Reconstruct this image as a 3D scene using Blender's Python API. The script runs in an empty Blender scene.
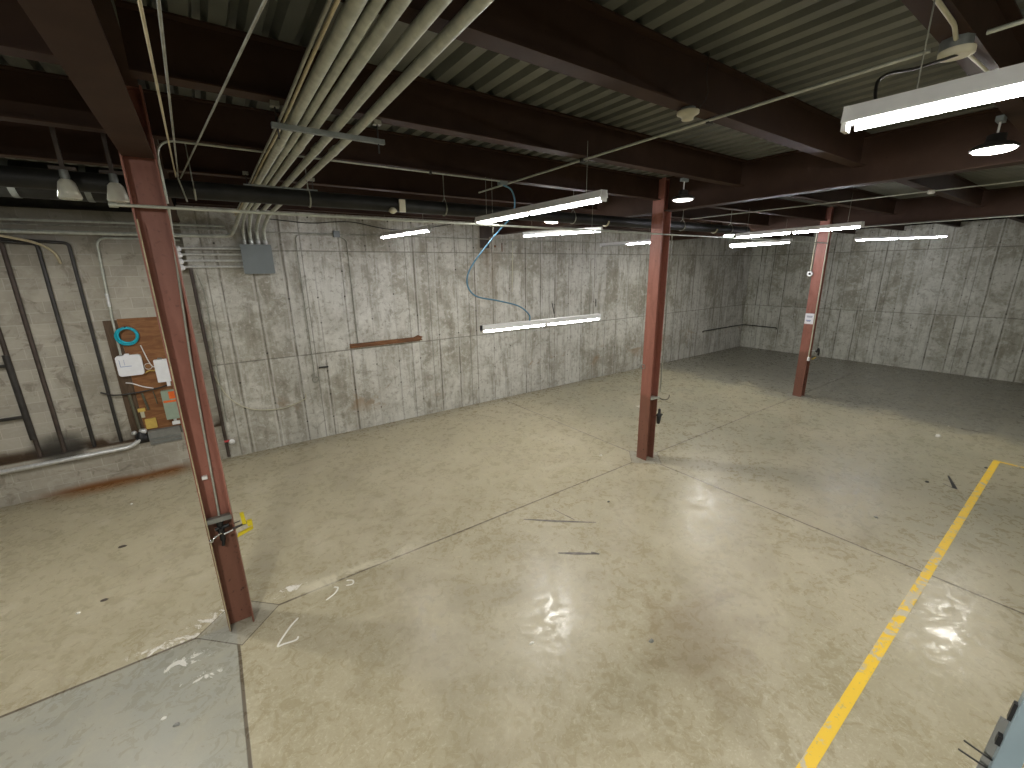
import bpy, bmesh, math, random
from mathutils import Vector, Matrix
random.seed(7)
SC = bpy.context.scene
COL = SC.collection
PI = math.pi

# ------------------------------------------------------------------ mesh helpers
class MB:
    """collects shapes (world coordinates) that become ONE mesh object"""
    def __init__(s): s.v = []; s.f = []; s.sm = []
    def add(s, vs, fs, smooth=False):
        b = len(s.v); s.v += [Vector(v) for v in vs]
        s.f += [tuple(i + b for i in f) for f in fs]; s.sm += [smooth] * len(fs); return s
    def box(s, a, b):
        x0, y0, z0 = a; x1, y1, z1 = b
        return s.add([(x0,y0,z0),(x1,y0,z0),(x1,y1,z0),(x0,y1,z0),(x0,y0,z1),(x1,y0,z1),(x1,y1,z1),(x0,y1,z1)],
                     [(0,3,2,1),(4,5,6,7),(0,1,5,4),(1,2,6,5),(2,3,7,6),(3,0,4,7)])
    def cbox(s, c, d):
        return s.box([c[i]-d[i]/2 for i in range(3)], [c[i]+d[i]/2 for i in range(3)])
    def rbox(s, a, b, r=.01, axis=1):
        """box with the edges along `axis` rounded"""
        i, j = [k for k in range(3) if k != axis]
        pr = []
        for cx, cy, a0 in ((b[i]-r,b[j]-r,0),(a[i]+r,b[j]-r,PI/2),(a[i]+r,a[j]+r,PI),(b[i]-r,a[j]+r,1.5*PI)):
            for k in range(4):
                t = a0 + k*PI/6; pr.append((cx+r*math.cos(t), cy+r*math.sin(t)))
        n = len(pr); vs = []
        for q in (a[axis], b[axis]):
            for p in pr:
                v = [0,0,0]; v[i], v[j], v[axis] = p[0], p[1], q; vs.append(tuple(v))
        fs = [tuple(range(n))[::-1], tuple(range(n, 2*n))] + [(k,(k+1)%n,(k+1)%n+n,k+n) for k in range(n)]
        return s.add(vs, fs)
    def tube(s, pts, r, n=10, cap=True):
        pts = [Vector(p) for p in pts]
        q = [pts[0]]
        for p in pts[1:]:
            if (p-q[-1]).length > 1e-5: q.append(p)
        pts = q; m = len(pts)
        rr = r if isinstance(r, (list, tuple)) else [r]*m
        T = [(pts[min(i+1,m-1)]-pts[max(i-1,0)]).normalized() for i in range(m)]
        u = T[0].orthogonal().normalized(); vs = []
        for i in range(m):
            u = (u - T[i]*u.dot(T[i]))
            u = u.normalized() if u.length > 1e-6 else T[i].orthogonal().normalized()
            w = T[i].cross(u)
            for k in range(n):
                a = 2*PI*k/n; vs.append(pts[i] + (u*math.cos(a)+w*math.sin(a))*rr[i])
        fs = [(i*n+k, i*n+(k+1)%n, (i+1)*n+(k+1)%n, (i+1)*n+k) for i in range(m-1) for k in range(n)]
        s.add(vs, fs, True)
        if cap: s.add(vs[:n], [tuple(range(n))[::-1]]); s.add(vs[-n:], [tuple(range(n))])
        return s
    def lathe(s, c, axis, prof, n=24):
        """prof: (radius, height) pairs along axis from c"""
        ax = Vector(axis).normalized(); u = ax.orthogonal().normalized(); w = ax.cross(u); c = Vector(c); vs = []
        for r, h in prof:
            for k in range(n):
                a = 2*PI*k/n; vs.append(c + ax*h + (u*math.cos(a)+w*math.sin(a))*r)
        m = len(prof)
        s.add(vs, [(i*n+k, i*n+(k+1)%n, (i+1)*n+(k+1)%n, (i+1)*n+k) for i in range(m-1) for k in range(n)], True)
        s.add(vs[:n], [tuple(range(n))[::-1]]); s.add(vs[-n:], [tuple(range(n))]); return s
    def prism(s, prof, fn):
        """prof: list of 2D points; fn(p, 0/1) -> 3D"""
        n = len(prof); vs = [fn(p, 0) for p in prof] + [fn(p, 1) for p in prof]
        return s.add(vs, [tuple(range(n))[::-1], tuple(range(n,2*n))] + [(k,(k+1)%n,(k+1)%n+n,k+n) for k in range(n)])
    def torus(s, c, axis, R, r, n=28, m=8, sx=1.0):
        ax = Vector(axis).normalized(); u = ax.orthogonal().normalized(); w = ax.cross(u); c = Vector(c)
        pts = [c + (u*math.cos(2*PI*k/n)+w*math.sin(2*PI*k/n)*sx)*R for k in range(n)]
        vs = []
        for k in range(n):
            d = (pts[k]-c).normalized()
            for j in range(m):
                a = 2*PI*j/m; vs.append(pts[k] + (d*math.cos(a)+ax*math.sin(a))*r)
        return s.add(vs, [(k*m+j, ((k+1)%n)*m+j, ((k+1)%n)*m+(j+1)%m, k*m+(j+1)%m) for k in range(n) for j in range(m)], True)

def fil(pts, r=.08, n=5):
    """round the corners of a polyline"""
    pts = [Vector(p) for p in pts]; out = [pts[0]]
    for a, b, c in zip(pts, pts[1:], pts[2:]):
        d1 = (a-b); d2 = (c-b); q = min(r, d1.length*.45, d2.length*.45)
        p1 = b + d1.normalized()*q; p2 = b + d2.normalized()*q
        for k in range(n+1):
            t = k/n; out.append(p1*(1-t)**2 + b*2*t*(1-t) + p2*t*t)
    out.append(pts[-1]); return out

def smooth(pts, k=8):
    """Catmull-Rom through points"""
    P = [Vector(p) for p in pts]; P = [P[0]*2-P[1]] + P + [P[-1]*2-P[-2]]; out = []
    for i in range(1, len(P)-2):
        for j in range(k):
            t = j/k; a, b, c, d = P[i-1], P[i], P[i+1], P[i+2]
            out.append(.5*((2*b)+(c-a)*t+(2*a-5*b+4*c-d)*t*t+(3*b-a-3*c+d)*t**3))
    out.append(P[-2]); return out

def sag(a, b, d, n=10):
    a = Vector(a); b = Vector(b)
    return [a.lerp(b, k/n) - Vector((0,0,4*d*(k/n)*(1-k/n))) for k in range(n+1)]

def wpos(o):
    p = Vector((0,0,0))
    while o is not None: p += o.location; o = o.parent
    return p

def put(name, mb, m, parent=None, org=None, bevel=0):
    """link a shape given in world coordinates as one mesh object"""
    if org is None:
        org = wpos(parent) if parent else sum(mb.v, Vector((0,0,0)))/len(mb.v)
    org = Vector(org)
    me = bpy.data.meshes.new(name); me.from_pydata([v-org for v in mb.v], [], mb.f)
    for p, sm in zip(me.polygons, mb.sm): p.use_smooth = sm
    me.validate(); me.materials.append(m)
    bm = bmesh.new(); bm.from_mesh(me); bmesh.ops.recalc_face_normals(bm, faces=bm.faces[:]); bm.to_mesh(me); bm.free()
    o = bpy.data.objects.new(name, me); COL.objects.link(o)
    if parent: o.parent = parent; o.location = org - wpos(parent)
    else: o.location = org
    if bevel:
        b = o.modifiers.new('bevel','BEVEL'); b.width = bevel; b.segments = 2; b.limit_method = 'ANGLE'
    return o

def tag(o, label, cat, group=None, kind='thing'):
    o['label'] = label; o['category'] = cat; o['kind'] = kind
    if group: o['group'] = group
    return o

def thing(name, label, cat, loc, group=None):
    o = bpy.data.objects.new(name, None); COL.objects.link(o); o.location = loc
    o.empty_display_size = .1
    return tag(o, label, cat, group)

def struct(name, mb, m, org=(0,0,0)):
    o = put(name, mb, m, org=org); o['kind'] = 'structure'; return o

def copy_tree(root, loc, label, group=None):
    r = root.copy(); COL.objects.link(r); r.location = loc; r['label'] = label
    if group: r['group'] = group
    for ch in list(root.children):
        c = ch.copy(); COL.objects.link(c); c.parent = r
        for g in ch.children:
            d = g.copy(); COL.objects.link(d); d.parent = c
    return r

# ------------------------------------------------------------------ materials
class N:
    def __init__(s, name):
        s.m = bpy.data.materials.new(name); s.m.use_nodes = True
        s.t = s.m.node_tree; s.n = s.t.nodes
        s.b = s.n['Principled BSDF']; s.pos = None
    def new(s, t, **k):
        n = s.n.new(t)
        for a, v in k.items(): setattr(n, a, v)
        return n
    def set(s, inp, v):
        if isinstance(v, bpy.types.NodeSocket): s.t.links.new(v, inp)
        else: inp.default_value = v
    def P(s):
        if not s.pos:
            g = s.new('ShaderNodeNewGeometry'); x = s.new('ShaderNodeSeparateXYZ'); s.t.links.new(g.outputs['Position'], x.inputs[0])
            s.pos = (g.outputs['Position'], x.outputs[0], x.outputs[1], x.outputs[2])
        return s.pos
    def ma(s, op, a, b=None, c=None, clamp=False):
        n = s.new('ShaderNodeMath', operation=op); n.use_clamp = clamp
        s.set(n.inputs[0], a)
        if b is not None: s.set(n.inputs[1], b)
        if c is not None: s.set(n.inputs[2], c)
        return n.outputs[0]
    def vec(s, x, y, z):
        n = s.new('ShaderNodeCombineXYZ')
        for i, v in enumerate((x,y,z)): s.set(n.inputs[i], v)
        return n.outputs[0]
    def scl(s, v, k):
        n = s.new('ShaderNodeVectorMath', operation='MULTIPLY'); s.set(n.inputs[0], v); n.inputs[1].default_value = k; return n.outputs[0]
    def noise(s, scale, detail=4, rough=.55, dist=0, v=None):
        n = s.new('ShaderNodeTexNoise'); n.inputs['Scale'].default_value = scale; n.inputs['Detail'].default_value = detail
        n.inputs['Roughness'].default_value = rough; n.inputs['Distortion'].default_value = dist
        s.set(n.inputs['Vector'], v if v is not None else s.P()[0]); return n.outputs['Fac']
    def white(s, v):
        n = s.new('ShaderNodeTexWhiteNoise', noise_dimensions='2D'); s.set(n.inputs['Vector'], v); return n.outputs['Value']
    def step(s, v, a, b, lo=0., hi=1.):
        n = s.new('ShaderNodeMapRange', interpolation_type='SMOOTHSTEP'); s.set(n.inputs[0], v)
        for i, q in enumerate((a, b, lo, hi)): n.inputs[i+1].default_value = q
        return n.outputs[0]
    def mix(s, f, a, b, mode='MIX'):
        n = s.new('ShaderNodeMix', data_type='RGBA', blend_type=mode)
        s.set(n.inputs[0], f)
        for i, q in ((6,a),(7,b)):
            if isinstance(q, tuple): q = (*q, 1) if len(q) == 3 else q
            s.set(n.inputs[i], q)
        return n.outputs[2]
    def bump(s, h, k=.3, d=.01):
        n = s.new('ShaderNodeBump'); n.inputs['Strength'].default_value = k; n.inputs['Distance'].default_value = d
        s.set(n.inputs['Height'], h); s.t.links.new(n.outputs[0], s.b.inputs['Normal'])
    def out(s, col, rough=.6, metal=0., spec=.5):
        if isinstance(col, tuple): col = (*col, 1)
        s.set(s.b.inputs['Base Color'], col); s.set(s.b.inputs['Roughness'], rough)
        s.set(s.b.inputs['Metallic'], metal); s.set(s.b.inputs['Specular IOR Level'], spec); return s.m

def paint(name, c, rough=.5, var=.25, scale=9., metal=0., spec=.4):
    n = N(name); f = n.noise(scale, 5)
    return n.out(n.mix(n.step(f, .3, .75), tuple(x*(1-var) for x in c), tuple(min(1, x*(1+var*.5)) for x in c)), rough, metal, spec)

def glow(name, c, e):
    n = N(name); n.out(c, .4); n.b.inputs['Emission Color'].default_value = (*c, 1); n.b.inputs['Emission Strength'].default_value = e
    return n.m

def concrete_floor():
    n = N('polished_concrete'); P, x, y, z = n.P()
    big = n.noise(.35, 5, .6, .6); mid = n.noise(1.5, 7, .62, 1.6); fine = n.noise(7., 6, .65, 1.2); tex = n.noise(34., 3)
    swirl = n.noise(3.4, 5, .7, 3.)
    c = n.mix(n.step(mid, .38, .62), FLOOR_A, FLOOR_B)
    c = n.mix(n.step(big, .4, .66, 0, .8), c, FLOOR_C)
    c = n.mix(n.step(swirl, .54, .68, 0, .38), c, (.54, .48, .335))
    c = n.mix(n.step(fine, .56, .70, 0, .45), c, (.53, .475, .335))
    c = n.mix(n.step(fine, .46, .34, 0, .2), c, (.22, .18, .105))
    c = n.mix(n.step(tex, .3, .7, .0, .16), c, (.27, .24, .17))
    sc = n.noise(13., 5, .7, 2.4); lg = n.noise(.9, 7, .68, 1.)
    c = n.mix(n.step(sc, .55, .66, 0, .5), c, (.56,.51,.38))
    c = n.mix(n.step(sc, .44, .34, 0, .3), c, (.22,.185,.11))
    c = n.mix(n.step(lg, .46, .36, 0, .45), c, (.285,.25,.165))
    c = n.mix(n.step(lg, .54, .64, 0, .35), c, (.50,.45,.33))
    # olive wear in the bays beyond the second joint
    c = n.mix(n.ma('MULTIPLY', n.step(x, 7.0, 9.5), n.step(n.noise(.8, 4), .3, .7, .25, .75)), c, (.27, .255, .175))
    # the greyer pour to the left of the nearest column
    ga = n.ma('MULTIPLY', n.step(x, -.36, -.34, 1, 0), n.step(y, 5.37, 5.40, 1, 0))
    c = n.mix(n.ma('MULTIPLY', ga, n.step(mid, .3, .8, .9, .55)), c, (.285, .285, .24))
    # the unpolished darker pour behind the third column
    wob = n.ma('MULTIPLY_ADD', n.noise(.8, 6, .65, 1.), 3., -1.5)
    ed = n.step(n.ma('ADD', x, wob), 14.3, 15.6)
    c = n.mix(n.ma('MULTIPLY', ed, n.step(mid, .25, .8, 1., .7)), c, (.185, .178, .142))
    # darker towards the back and end walls
    wd = n.ma('MAXIMUM', n.step(n.ma('ADD', y, n.ma('MULTIPLY', mid, .5)), 10.7, 11.5), n.step(x, 21.3, 22.6))
    c = n.mix(n.ma('MULTIPLY', wd, .6), c, (.15, .13, .09))
    # rust run-off along the block wall
    rx = n.ma('MULTIPLY', n.step(x, -3.4, -2.4), n.step(x, -.75, -1.2)); ry = n.step(n.ma('ADD', y, n.ma('MULTIPLY_ADD', fine, .5, -.25)), 10.55, 11.12)
    c = n.mix(n.ma('MULTIPLY', n.ma('MULTIPLY', rx, ry), .85), c, (.24, .105, .03))
    # brown water stain in front
    d = n.ma('SQRT', n.ma('ADD', n.ma('POWER', n.ma('SUBTRACT', x, 3.9), 2.), n.ma('POWER', n.ma('MULTIPLY', n.ma('SUBTRACT', y, 2.0), 1.5), 2.)))
    c = n.mix(n.ma('MULTIPLY', n.step(n.ma('ADD', d, n.ma('MULTIPLY_ADD', mid, 2., -1.)), 1.1, .2), .45), c, (.20, .15, .085))
    # white plaster splashes by the nearest column
    for px, py, r, k in ((-.84,5.10,.16,1.3),(-.87,5.45,.18,1.5),(-.66,4.75,.13,2.2),(-.60,5.66,.12,1.),(.30,5.62,.12,1.6),(10.3,7.75,.22,.9),(-1.15,5.5,.14,2.)):
        d = n.ma('SQRT', n.ma('ADD', n.ma('POWER', n.ma('SUBTRACT', x, px), 2.), n.ma('POWER', n.ma('MULTIPLY', n.ma('SUBTRACT', y, py), 1.7*k), 2.)))
        c = n.mix(n.ma('MULTIPLY', n.step(n.ma('ADD', d, n.ma('MULTIPLY_ADD', swirl, 1.3, -.65)), r, r*.55), .75), c, (.80, .77, .70))
    # saw-cut joints and diamond joints round the columns
    j = None
    def ju(v):
        nonlocal j; j = v if j is None else n.ma('MAXIMUM', j, v)
    wv = n.ma('MULTIPLY_ADD', n.noise(1.2, 2), .02, -.01)
    W = .021
    def line(coord, at, cond=None):
        l = n.step(n.ma('ABSOLUTE', n.ma('SUBTRACT', n.ma('ADD', coord, wv), at)), W*.5, W, 1, 0)
        if cond is not None: l = n.ma('MULTIPLY', l, cond)
        ju(l)
    out = None
    for cx in (-.31, 7.35, 15.07):
        dm = n.ma('ADD', n.ma('ABSOLUTE', n.ma('SUBTRACT', x, cx)), n.ma('ABSOLUTE', n.ma('SUBTRACT', y, 5.4)))
        o_ = n.step(dm, .42, .44); out = o_ if out is None else n.ma('MULTIPLY', out, o_)
        ju(n.step(n.ma('ABSOLUTE', n.ma('SUBTRACT', dm, .43)), .006, .013, 1, 0))
        c = n.mix(n.step(dm, .40, .44, .55, 0), c, (.27, .265, .225))
    line(y, 5.40, out)
    line(x, 7.33, out); line(x, 15.05, out)
    line(x, -.345, n.ma('MULTIPLY', out, n.step(y, 5.3, 5.4, 1, 0)))
    c = n.mix(n.ma('MULTIPLY', j, .85), c, (.075, .055, .035))
    # pale grout dusting beside the long joint
    c = n.mix(n.ma('MULTIPLY', n.ma('MULTIPLY', n.step(n.ma('ABSOLUTE', n.ma('SUBTRACT', y, 5.47)), .05, .16, 1, 0), n.step(mid, .4, .6)), n.ma('MULTIPLY', n.step(x, .2, .6), n.step(x, 2.6, 1.2, 0, .6))), c, (.68, .63, .48))
    r = n.ma('ADD', n.step(mid, .3, .75, FL_R0, FL_R1), n.step(fine, .35, .68, -.05, .24))
    n.bump(n.ma('ADD', n.ma('MULTIPLY', fine, .5), n.ma('ADD', n.ma('MULTIPLY', swirl, .4), n.ma('MULTIPLY', j, -1.2))), .22, .012)
    return n.out(c, r, 0., .42)

def concrete_wall(name, axis, u0, pitch=.622, tint=(1,1,1), stains=True):
    n = N(name); P, x, y, z = n.P(); u = x if axis == 'x' else y
    t = lambda c: tuple(a*b for a, b in zip(c, tint))
    v = n.vec(u, z, 0.)
    st = n.noise(1., 6, .6, .4, n.vec(n.ma('MULTIPLY', u, 3.2), n.ma('MULTIPLY', z, .45), 3.1))
    bl = n.noise(.8, 6, .62, .7, v); fi = n.noise(9., 5, .65, .5, v); gr = n.noise(60., 2, .5, 0, v)
    q = n.ma('DIVIDE', n.ma('SUBTRACT', u, u0), pitch)
    row = n.ma('FLOOR', n.ma('DIVIDE', n.ma('ADD', z, .24), 2.4))
    tone = n.white(n.vec(n.ma('FLOOR', q), row, 0.)); rnd = n.white(n.vec(n.ma('ROUND', q), n.ma('ADD', row, 31.), 0.))
    st2 = n.noise(1., 5, .65, .6, n.vec(n.ma('MULTIPLY', u, 9.), n.ma('MULTIPLY', z, .8), 7.7))
    gm = n.noise(2.2, 9, .72, .5, v)
    c = n.mix(n.step(bl, .40, .60), t((.36,.342,.28)), t((.57,.56,.495)))
    c = n.mix(n.ma('MULTIPLY', n.step(tone, .35, .65), .42), c, t((.65,.645,.585)))
    c = n.mix(n.step(st, .48, .62, 0, .62), c, t((.255,.235,.18)))
    c = n.mix(n.step(st2, .54, .66, 0, .5), c, t((.235,.215,.165)))
    c = n.mix(n.step(gm, .51, .63, 0, .45), c, t((.70,.69,.625)))
    c = n.mix(n.step(gm, .46, .36, 0, .45), c, t((.22,.20,.155)))
    c = n.mix(n.step(fi, .54, .68, 0, .45), c, t((.72,.71,.65)))
    c = n.mix(n.step(fi, .46, .34, 0, .5), c, t((.19,.175,.135)))
    c = n.mix(n.step(gr, .35, .7, .14, 0), c, t((.12,.11,.09)))
    # formwork seams
    wv = n.ma('MULTIPLY_ADD', n.noise(1.3, 2, .5, 0, n.vec(u, n.ma('MULTIPLY', z, .5), 0.)), .03, -.015)
    du = n.ma('ABSOLUTE', n.ma('MULTIPLY', n.ma('SUBTRACT', n.ma('ADD', q, wv), n.ma('ROUND', q)), pitch))
    seam = n.ma('MULTIPLY', n.step(du, .004, .024, 1, 0), n.ma('MULTIPLY', n.step(rnd, .0, .7, .25, 1.), n.step(gm, .40, .56, .2, 1.)))
    smear = n.ma('MULTIPLY', n.step(du, .0, .11, 1, 0), n.ma('MULTIPLY', n.step(rnd, .35, .8), n.step(st2, .42, .56)))
    c = n.mix(n.ma('MULTIPLY', smear, .6), c, t((.17,.155,.115)))
    # a few narrower filler boards
    q2 = n.ma('ADD', q, .36); d2 = n.ma('ABSOLUTE', n.ma('MULTIPLY', n.ma('SUBTRACT', q2, n.ma('ROUND', q2)), pitch))
    r2 = n.white(n.vec(n.ma('ROUND', q2), 77., 0.))
    s2 = n.ma('MULTIPLY', n.step(d2, .005, .02, .7, 0), n.step(r2, .62, .64))
    hz = None
    for zz in (2.16, 4.56):
        k = n.step(n.ma('ABSOLUTE', n.ma('SUBTRACT', n.ma('ADD', z, n.ma('MULTIPLY', wv, .6)), zz)), .006, .022, .8, 0)
        hz = k if hz is None else n.ma('MAXIMUM', hz, k)
    se = n.ma('MAXIMUM', n.ma('MAXIMUM', seam, s2), hz)
    c = n.mix(n.ma('MULTIPLY', se, .72), c, t((.10,.09,.07)))
    # pale laitance beside the seams
    c = n.mix(n.ma('MULTIPLY', n.step(n.ma('ABSOLUTE', n.ma('SUBTRACT', du, .045)), .0, .03, .4, 0), rnd), c, t((.66,.65,.6)))
    # tie holes
    zq = n.ma('DIVIDE', n.ma('ADD', z, .1), .6); dz = n.ma('MULTIPLY', n.ma('SUBTRACT', zq, n.ma('ROUND', zq)), .6)
    tie = n.step(n.ma('SQRT', n.ma('ADD', n.ma('POWER', du, 2.), n.ma('POWER', dz, 2.))), .013, .026, 1, 0)
    c = n.mix(n.ma('MULTIPLY', tie, n.step(n.white(n.vec(n.ma('ROUND', q), n.ma('ROUND', zq), 0.)), .35, .6, 0, .9)), c, t((.035,.03,.025)))
    # rust weeps low on the wall, and damp at the top
    if stains:
        rs = n.ma('MULTIPLY', n.ma('MULTIPLY', n.step(z, .3, .8), n.step(z, 1.5, 1.)), n.step(n.noise(.9, 5, .65, 1., n.vec(u, n.ma('MULTIPLY', z, 1.5), 9.)), .55, .66))
        c = n.mix(n.ma('MULTIPLY', rs, .55), c, t((.27,.17,.08)))
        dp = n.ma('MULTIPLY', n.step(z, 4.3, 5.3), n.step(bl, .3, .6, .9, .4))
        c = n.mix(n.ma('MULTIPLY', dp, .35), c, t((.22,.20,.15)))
        vs_ = n.ma('MULTIPLY', n.step(n.ma('ABSOLUTE', n.ma('SUBTRACT', u, 7.05)), .1, .5, 1, 0), n.step(z, 2.2, 4.6))
        c = n.mix(n.ma('MULTIPLY', vs_, n.step(st, .3, .6, .2, .6)), c, t((.19,.14,.085)))
    n.bump(n.ma('ADD', n.ma('MULTIPLY', fi, .35), n.ma('MULTIPLY', se, -1.)), .5, .012)
    return n.out(c, .82, 0., .25)

def block_wall():
    n = N('concrete_block'); P, x, y, z = n.P()
    v = n.vec(x, z, 0.)
    b = n.new('ShaderNodeTexBrick'); n.set(b.inputs['Vector'], v); b.offset = .5
    b.inputs['Scale'].default_value = 1.; b.inputs['Brick Width'].default_value = .406; b.inputs['Row Height'].default_value = .203
    b.inputs['Mortar Size'].default_value = .007; b.inputs['Mortar Smooth'].default_value = .3; b.inputs['Bias'].default_value = 0.
    b.inputs['Color1'].default_value = (.345,.32,.262,1); b.inputs['Color2'].default_value = (.455,.425,.355,1); b.inputs['Mortar'].default_value = (.50,.47,.40,1)
    bl = n.noise(.9, 6, .6, .5); fi = n.noise(14., 4)
    c = n.mix(n.step(bl, .4, .7, 0, .6), b.outputs['Color'], (.235,.213,.165))
    gm = n.noise(2.4, 7, .7, 1.)
    c = n.mix(n.step(gm, .46, .36, 0, .6), c, (.17,.15,.115))
    c = n.mix(n.step(gm, .54, .64, 0, .4), c, (.48,.455,.39))
    c = n.mix(n.step(fi, .5, .7, 0, .35), c, (.46,.435,.375))
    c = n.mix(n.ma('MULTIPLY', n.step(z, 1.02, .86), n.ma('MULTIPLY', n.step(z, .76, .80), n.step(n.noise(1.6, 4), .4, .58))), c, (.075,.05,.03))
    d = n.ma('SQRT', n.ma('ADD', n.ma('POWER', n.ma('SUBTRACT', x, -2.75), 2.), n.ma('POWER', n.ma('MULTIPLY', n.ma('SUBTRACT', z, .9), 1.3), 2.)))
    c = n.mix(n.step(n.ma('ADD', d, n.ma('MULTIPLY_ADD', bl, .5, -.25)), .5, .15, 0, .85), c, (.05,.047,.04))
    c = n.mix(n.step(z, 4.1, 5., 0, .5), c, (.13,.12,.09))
    c = n.mix(n.ma('MULTIPLY', n.ma('MULTIPLY', n.step(n.ma('ADD', z, n.ma('MULTIPLY_ADD', bl, .2, -.1)), .16, .02), n.step(x, -3.6, -2.6)), n.step(x, -.7, -1.2)), c, (.20,.09,.03))
    n.bump(n.ma('ADD', n.ma('MULTIPLY', b.outputs['Fac'], -1.), n.ma('MULTIPLY', fi, .4)), .5, .006)
    return n.out(c, .85, 0., .2)

FLOOR_A = (.345, .302, .195); FLOOR_B = (.41, .362, .245); FLOOR_C = (.345, .305, .195)
FL_R0, FL_R1 = .20, .34
M = {}
M['floor'] = concrete_floor()
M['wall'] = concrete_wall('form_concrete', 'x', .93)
M['wall_r'] = concrete_wall('form_concrete_end', 'y', 2.2, .60, (1.,1.02,.98), False)
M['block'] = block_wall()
def red_steel(name, c, worn=True):
    n = N(name); f = n.noise(3., 6, .6, .5); g = n.noise(30., 4)
    k = n.mix(n.step(f, .35, .7), tuple(a*.8 for a in c), c)
    if worn: k = n.mix(n.step(g, .66, .74, 0, .4), k, tuple(a*.35 for a in c))
    return n.out(k, .62, 0., .12)
M['beam'] = red_steel('red_oxide_beam', (.055,.031,.021))
def column_paint():
    n = N('red_oxide_column'); P, x, y, z = n.P(); f = n.noise(2.5, 6, .6, .5, n.scl(P, (3., 3., .7))); g = n.noise(18., 5)
    k = n.mix(n.step(f, .35, .7), (.265,.106,.076), (.335,.14,.104))
    k = n.mix(n.ma('MULTIPLY', n.step(n.ma('ADD', z, n.ma('MULTIPLY', f, .2)), 1.62, 1.5), .6), k, (.13,.062,.038))
    k = n.mix(n.ma('MULTIPLY', n.step(z, 1.5, .2, .3, 1.), n.step(g, .58, .7)), k, (.05,.022,.015))
    k = n.mix(n.step(g, .30, .24, 0, .5), k, (.40,.23,.18))
    return n.out(k, .45, 0., .35)
M['column'] = column_paint()
def deck_mat():
    n = N('galvanised_deck'); f = n.noise(1.5, 5); g = n.noise(12., 4)
    k = n.mix(n.step(f, .35, .7), (.145,.15,.128), (.195,.20,.172)); k = n.mix(n.step(g, .5, .75, 0, .3), k, (.12,.12,.10))
    return n.out(k, .5, .25, .4)
M['deck'] = deck_mat()
M['galv'] = paint('galvanised_conduit', (.50,.52,.445), .45, .2, 12., .2)
M['galv_dark'] = paint('dull_conduit', (.33,.33,.27), .5, .3, 12., .3)
M['bright'] = paint('bright_zinc', (.68,.69,.67), .3, .15, 20., .5)
M['strut'] = paint('strut_steel', (.24,.26,.25), .45, .2, 12., .5)
M['iron'] = paint('black_iron', (.035,.032,.028), .5, .3, 8.)
M['ironbrown'] = paint('rusty_iron', (.060,.044,.034), .6, .35, 6.)
M['duct'] = paint('dark_duct_wrap', (.016,.016,.014), .5, .4, 5., 0., .25)
M['white'] = paint('white_enamel', (.78,.78,.76), .4, .06)
M['plastic'] = paint('white_plastic', (.80,.81,.83), .35, .05)
M['cream'] = paint('cream_plastic', (.55,.52,.38), .5, .1)
M['creamcable'] = paint('cream_cable', (.50,.43,.27), .5, .2)
M['greybox'] = paint('grey_enamel_box', (.19,.215,.215), .45, .08, 4.)
M['machine'] = paint('blue_grey_enamel', (.24,.31,.34), .4, .1, 5.)
M['machine_dark'] = paint('dark_grey_enamel', (.08,.09,.085), .5, .2, 9.)
M['black'] = paint('black_rubber', (.012,.012,.012), .45, .2)
M['bluecable'] = paint('blue_cable', (.10,.23,.33), .4, .15)
M['teal'] = paint('teal_hose', (.01,.40,.52), .35, .15)
M['yellow'] = paint('yellow_enamel', (.72,.58,.02), .4, .15)
M['yellowpl'] = paint('yellow_plastic', (.60,.42,.10), .5, .15)
M['orange'] = paint('orange_label', (.75,.14,.02), .5, .1)
M['green'] = paint('grey_green_enamel', (.29,.36,.28), .45, .08)
M['redval'] = paint('red_valve', (.5,.05,.05), .4, .1)
M['olive'] = paint('olive_metal', (.11,.105,.07), .5, .25, 8.)
M['greypan'] = paint('grey_steel_pan', (.20,.20,.18), .5, .2)
M['paper'] = paint('white_paper', (.80,.80,.82), .7, .03)
M['ink'] = paint('grey_ink', (.32,.33,.40), .7, .05)
M['blueink'] = paint('blue_ink', (.18,.24,.48), .7, .05)
M['chrome'] = paint('chrome', (.75,.75,.75), .15, .05, 9., 1.)
def wood(name, a, b, sc=(1.5,1.5,9.)):
    n = N(name); f = n.noise(2.2, 6, .6, 1., n.scl(n.P()[0], sc)); g = n.noise(2., 4)
    k = n.mix(n.step(f, .35, .68), a, b); k = n.mix(n.step(g, .5, .75, 0, .5), k, tuple(q*.55 for q in a)); return n.out(k, .65, 0., .25)
M['ply'] = wood('stained_plywood', (.19,.080,.032), (.29,.14,.058), (1.,1.,5.))
M['plydark'] = wood('dark_plywood', (.075,.048,.028), (.12,.08,.05), (8.,1.,1.))
M['plank'] = wood('rusty_board', (.10,.045,.02), (.22,.105,.045), (1.,1.,12.))
M['chalk'] = paint('white_chalk', (.82,.80,.72), .9, .1)
M['skid'] = paint('black_skid', (.16,.14,.12), .6, .5, 14.)
def glass():
    n = N('prismatic_glass'); f = n.noise(40., 2); n.bump(f, .6, .01)
    n.out((.85,.86,.74), .10, 0., .8); n.b.inputs['Transmission Weight'].default_value = .35; return n.m
M['glass'] = glass()
def yellow_line():
    n = N('worn_yellow_paint'); P, x, y, z = n.P(); f = n.noise(5., 6, .7, .6); g = n.noise(22., 4, .6)
    wear = n.ma('MULTIPLY', n.step(x, 4.6, 5.6), n.step(x, 8.6, 7.6, .03, .11))
    k = n.mix(n.step(n.ma('SUBTRACT', f, wear), .36, .44), (.52,.46,.32), (.80,.52,.03))
    k = n.mix(n.step(g, .60, .68, 0, .8), k, (.50,.38,.12)); return n.out(k, .5, 0., .4)
M['line'] = yellow_line()
LAMP_E, TUBE_E = 340., 70.
M['lens'] = glow('lit_lamp_lens', (1., .98, .92), LAMP_E)
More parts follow.
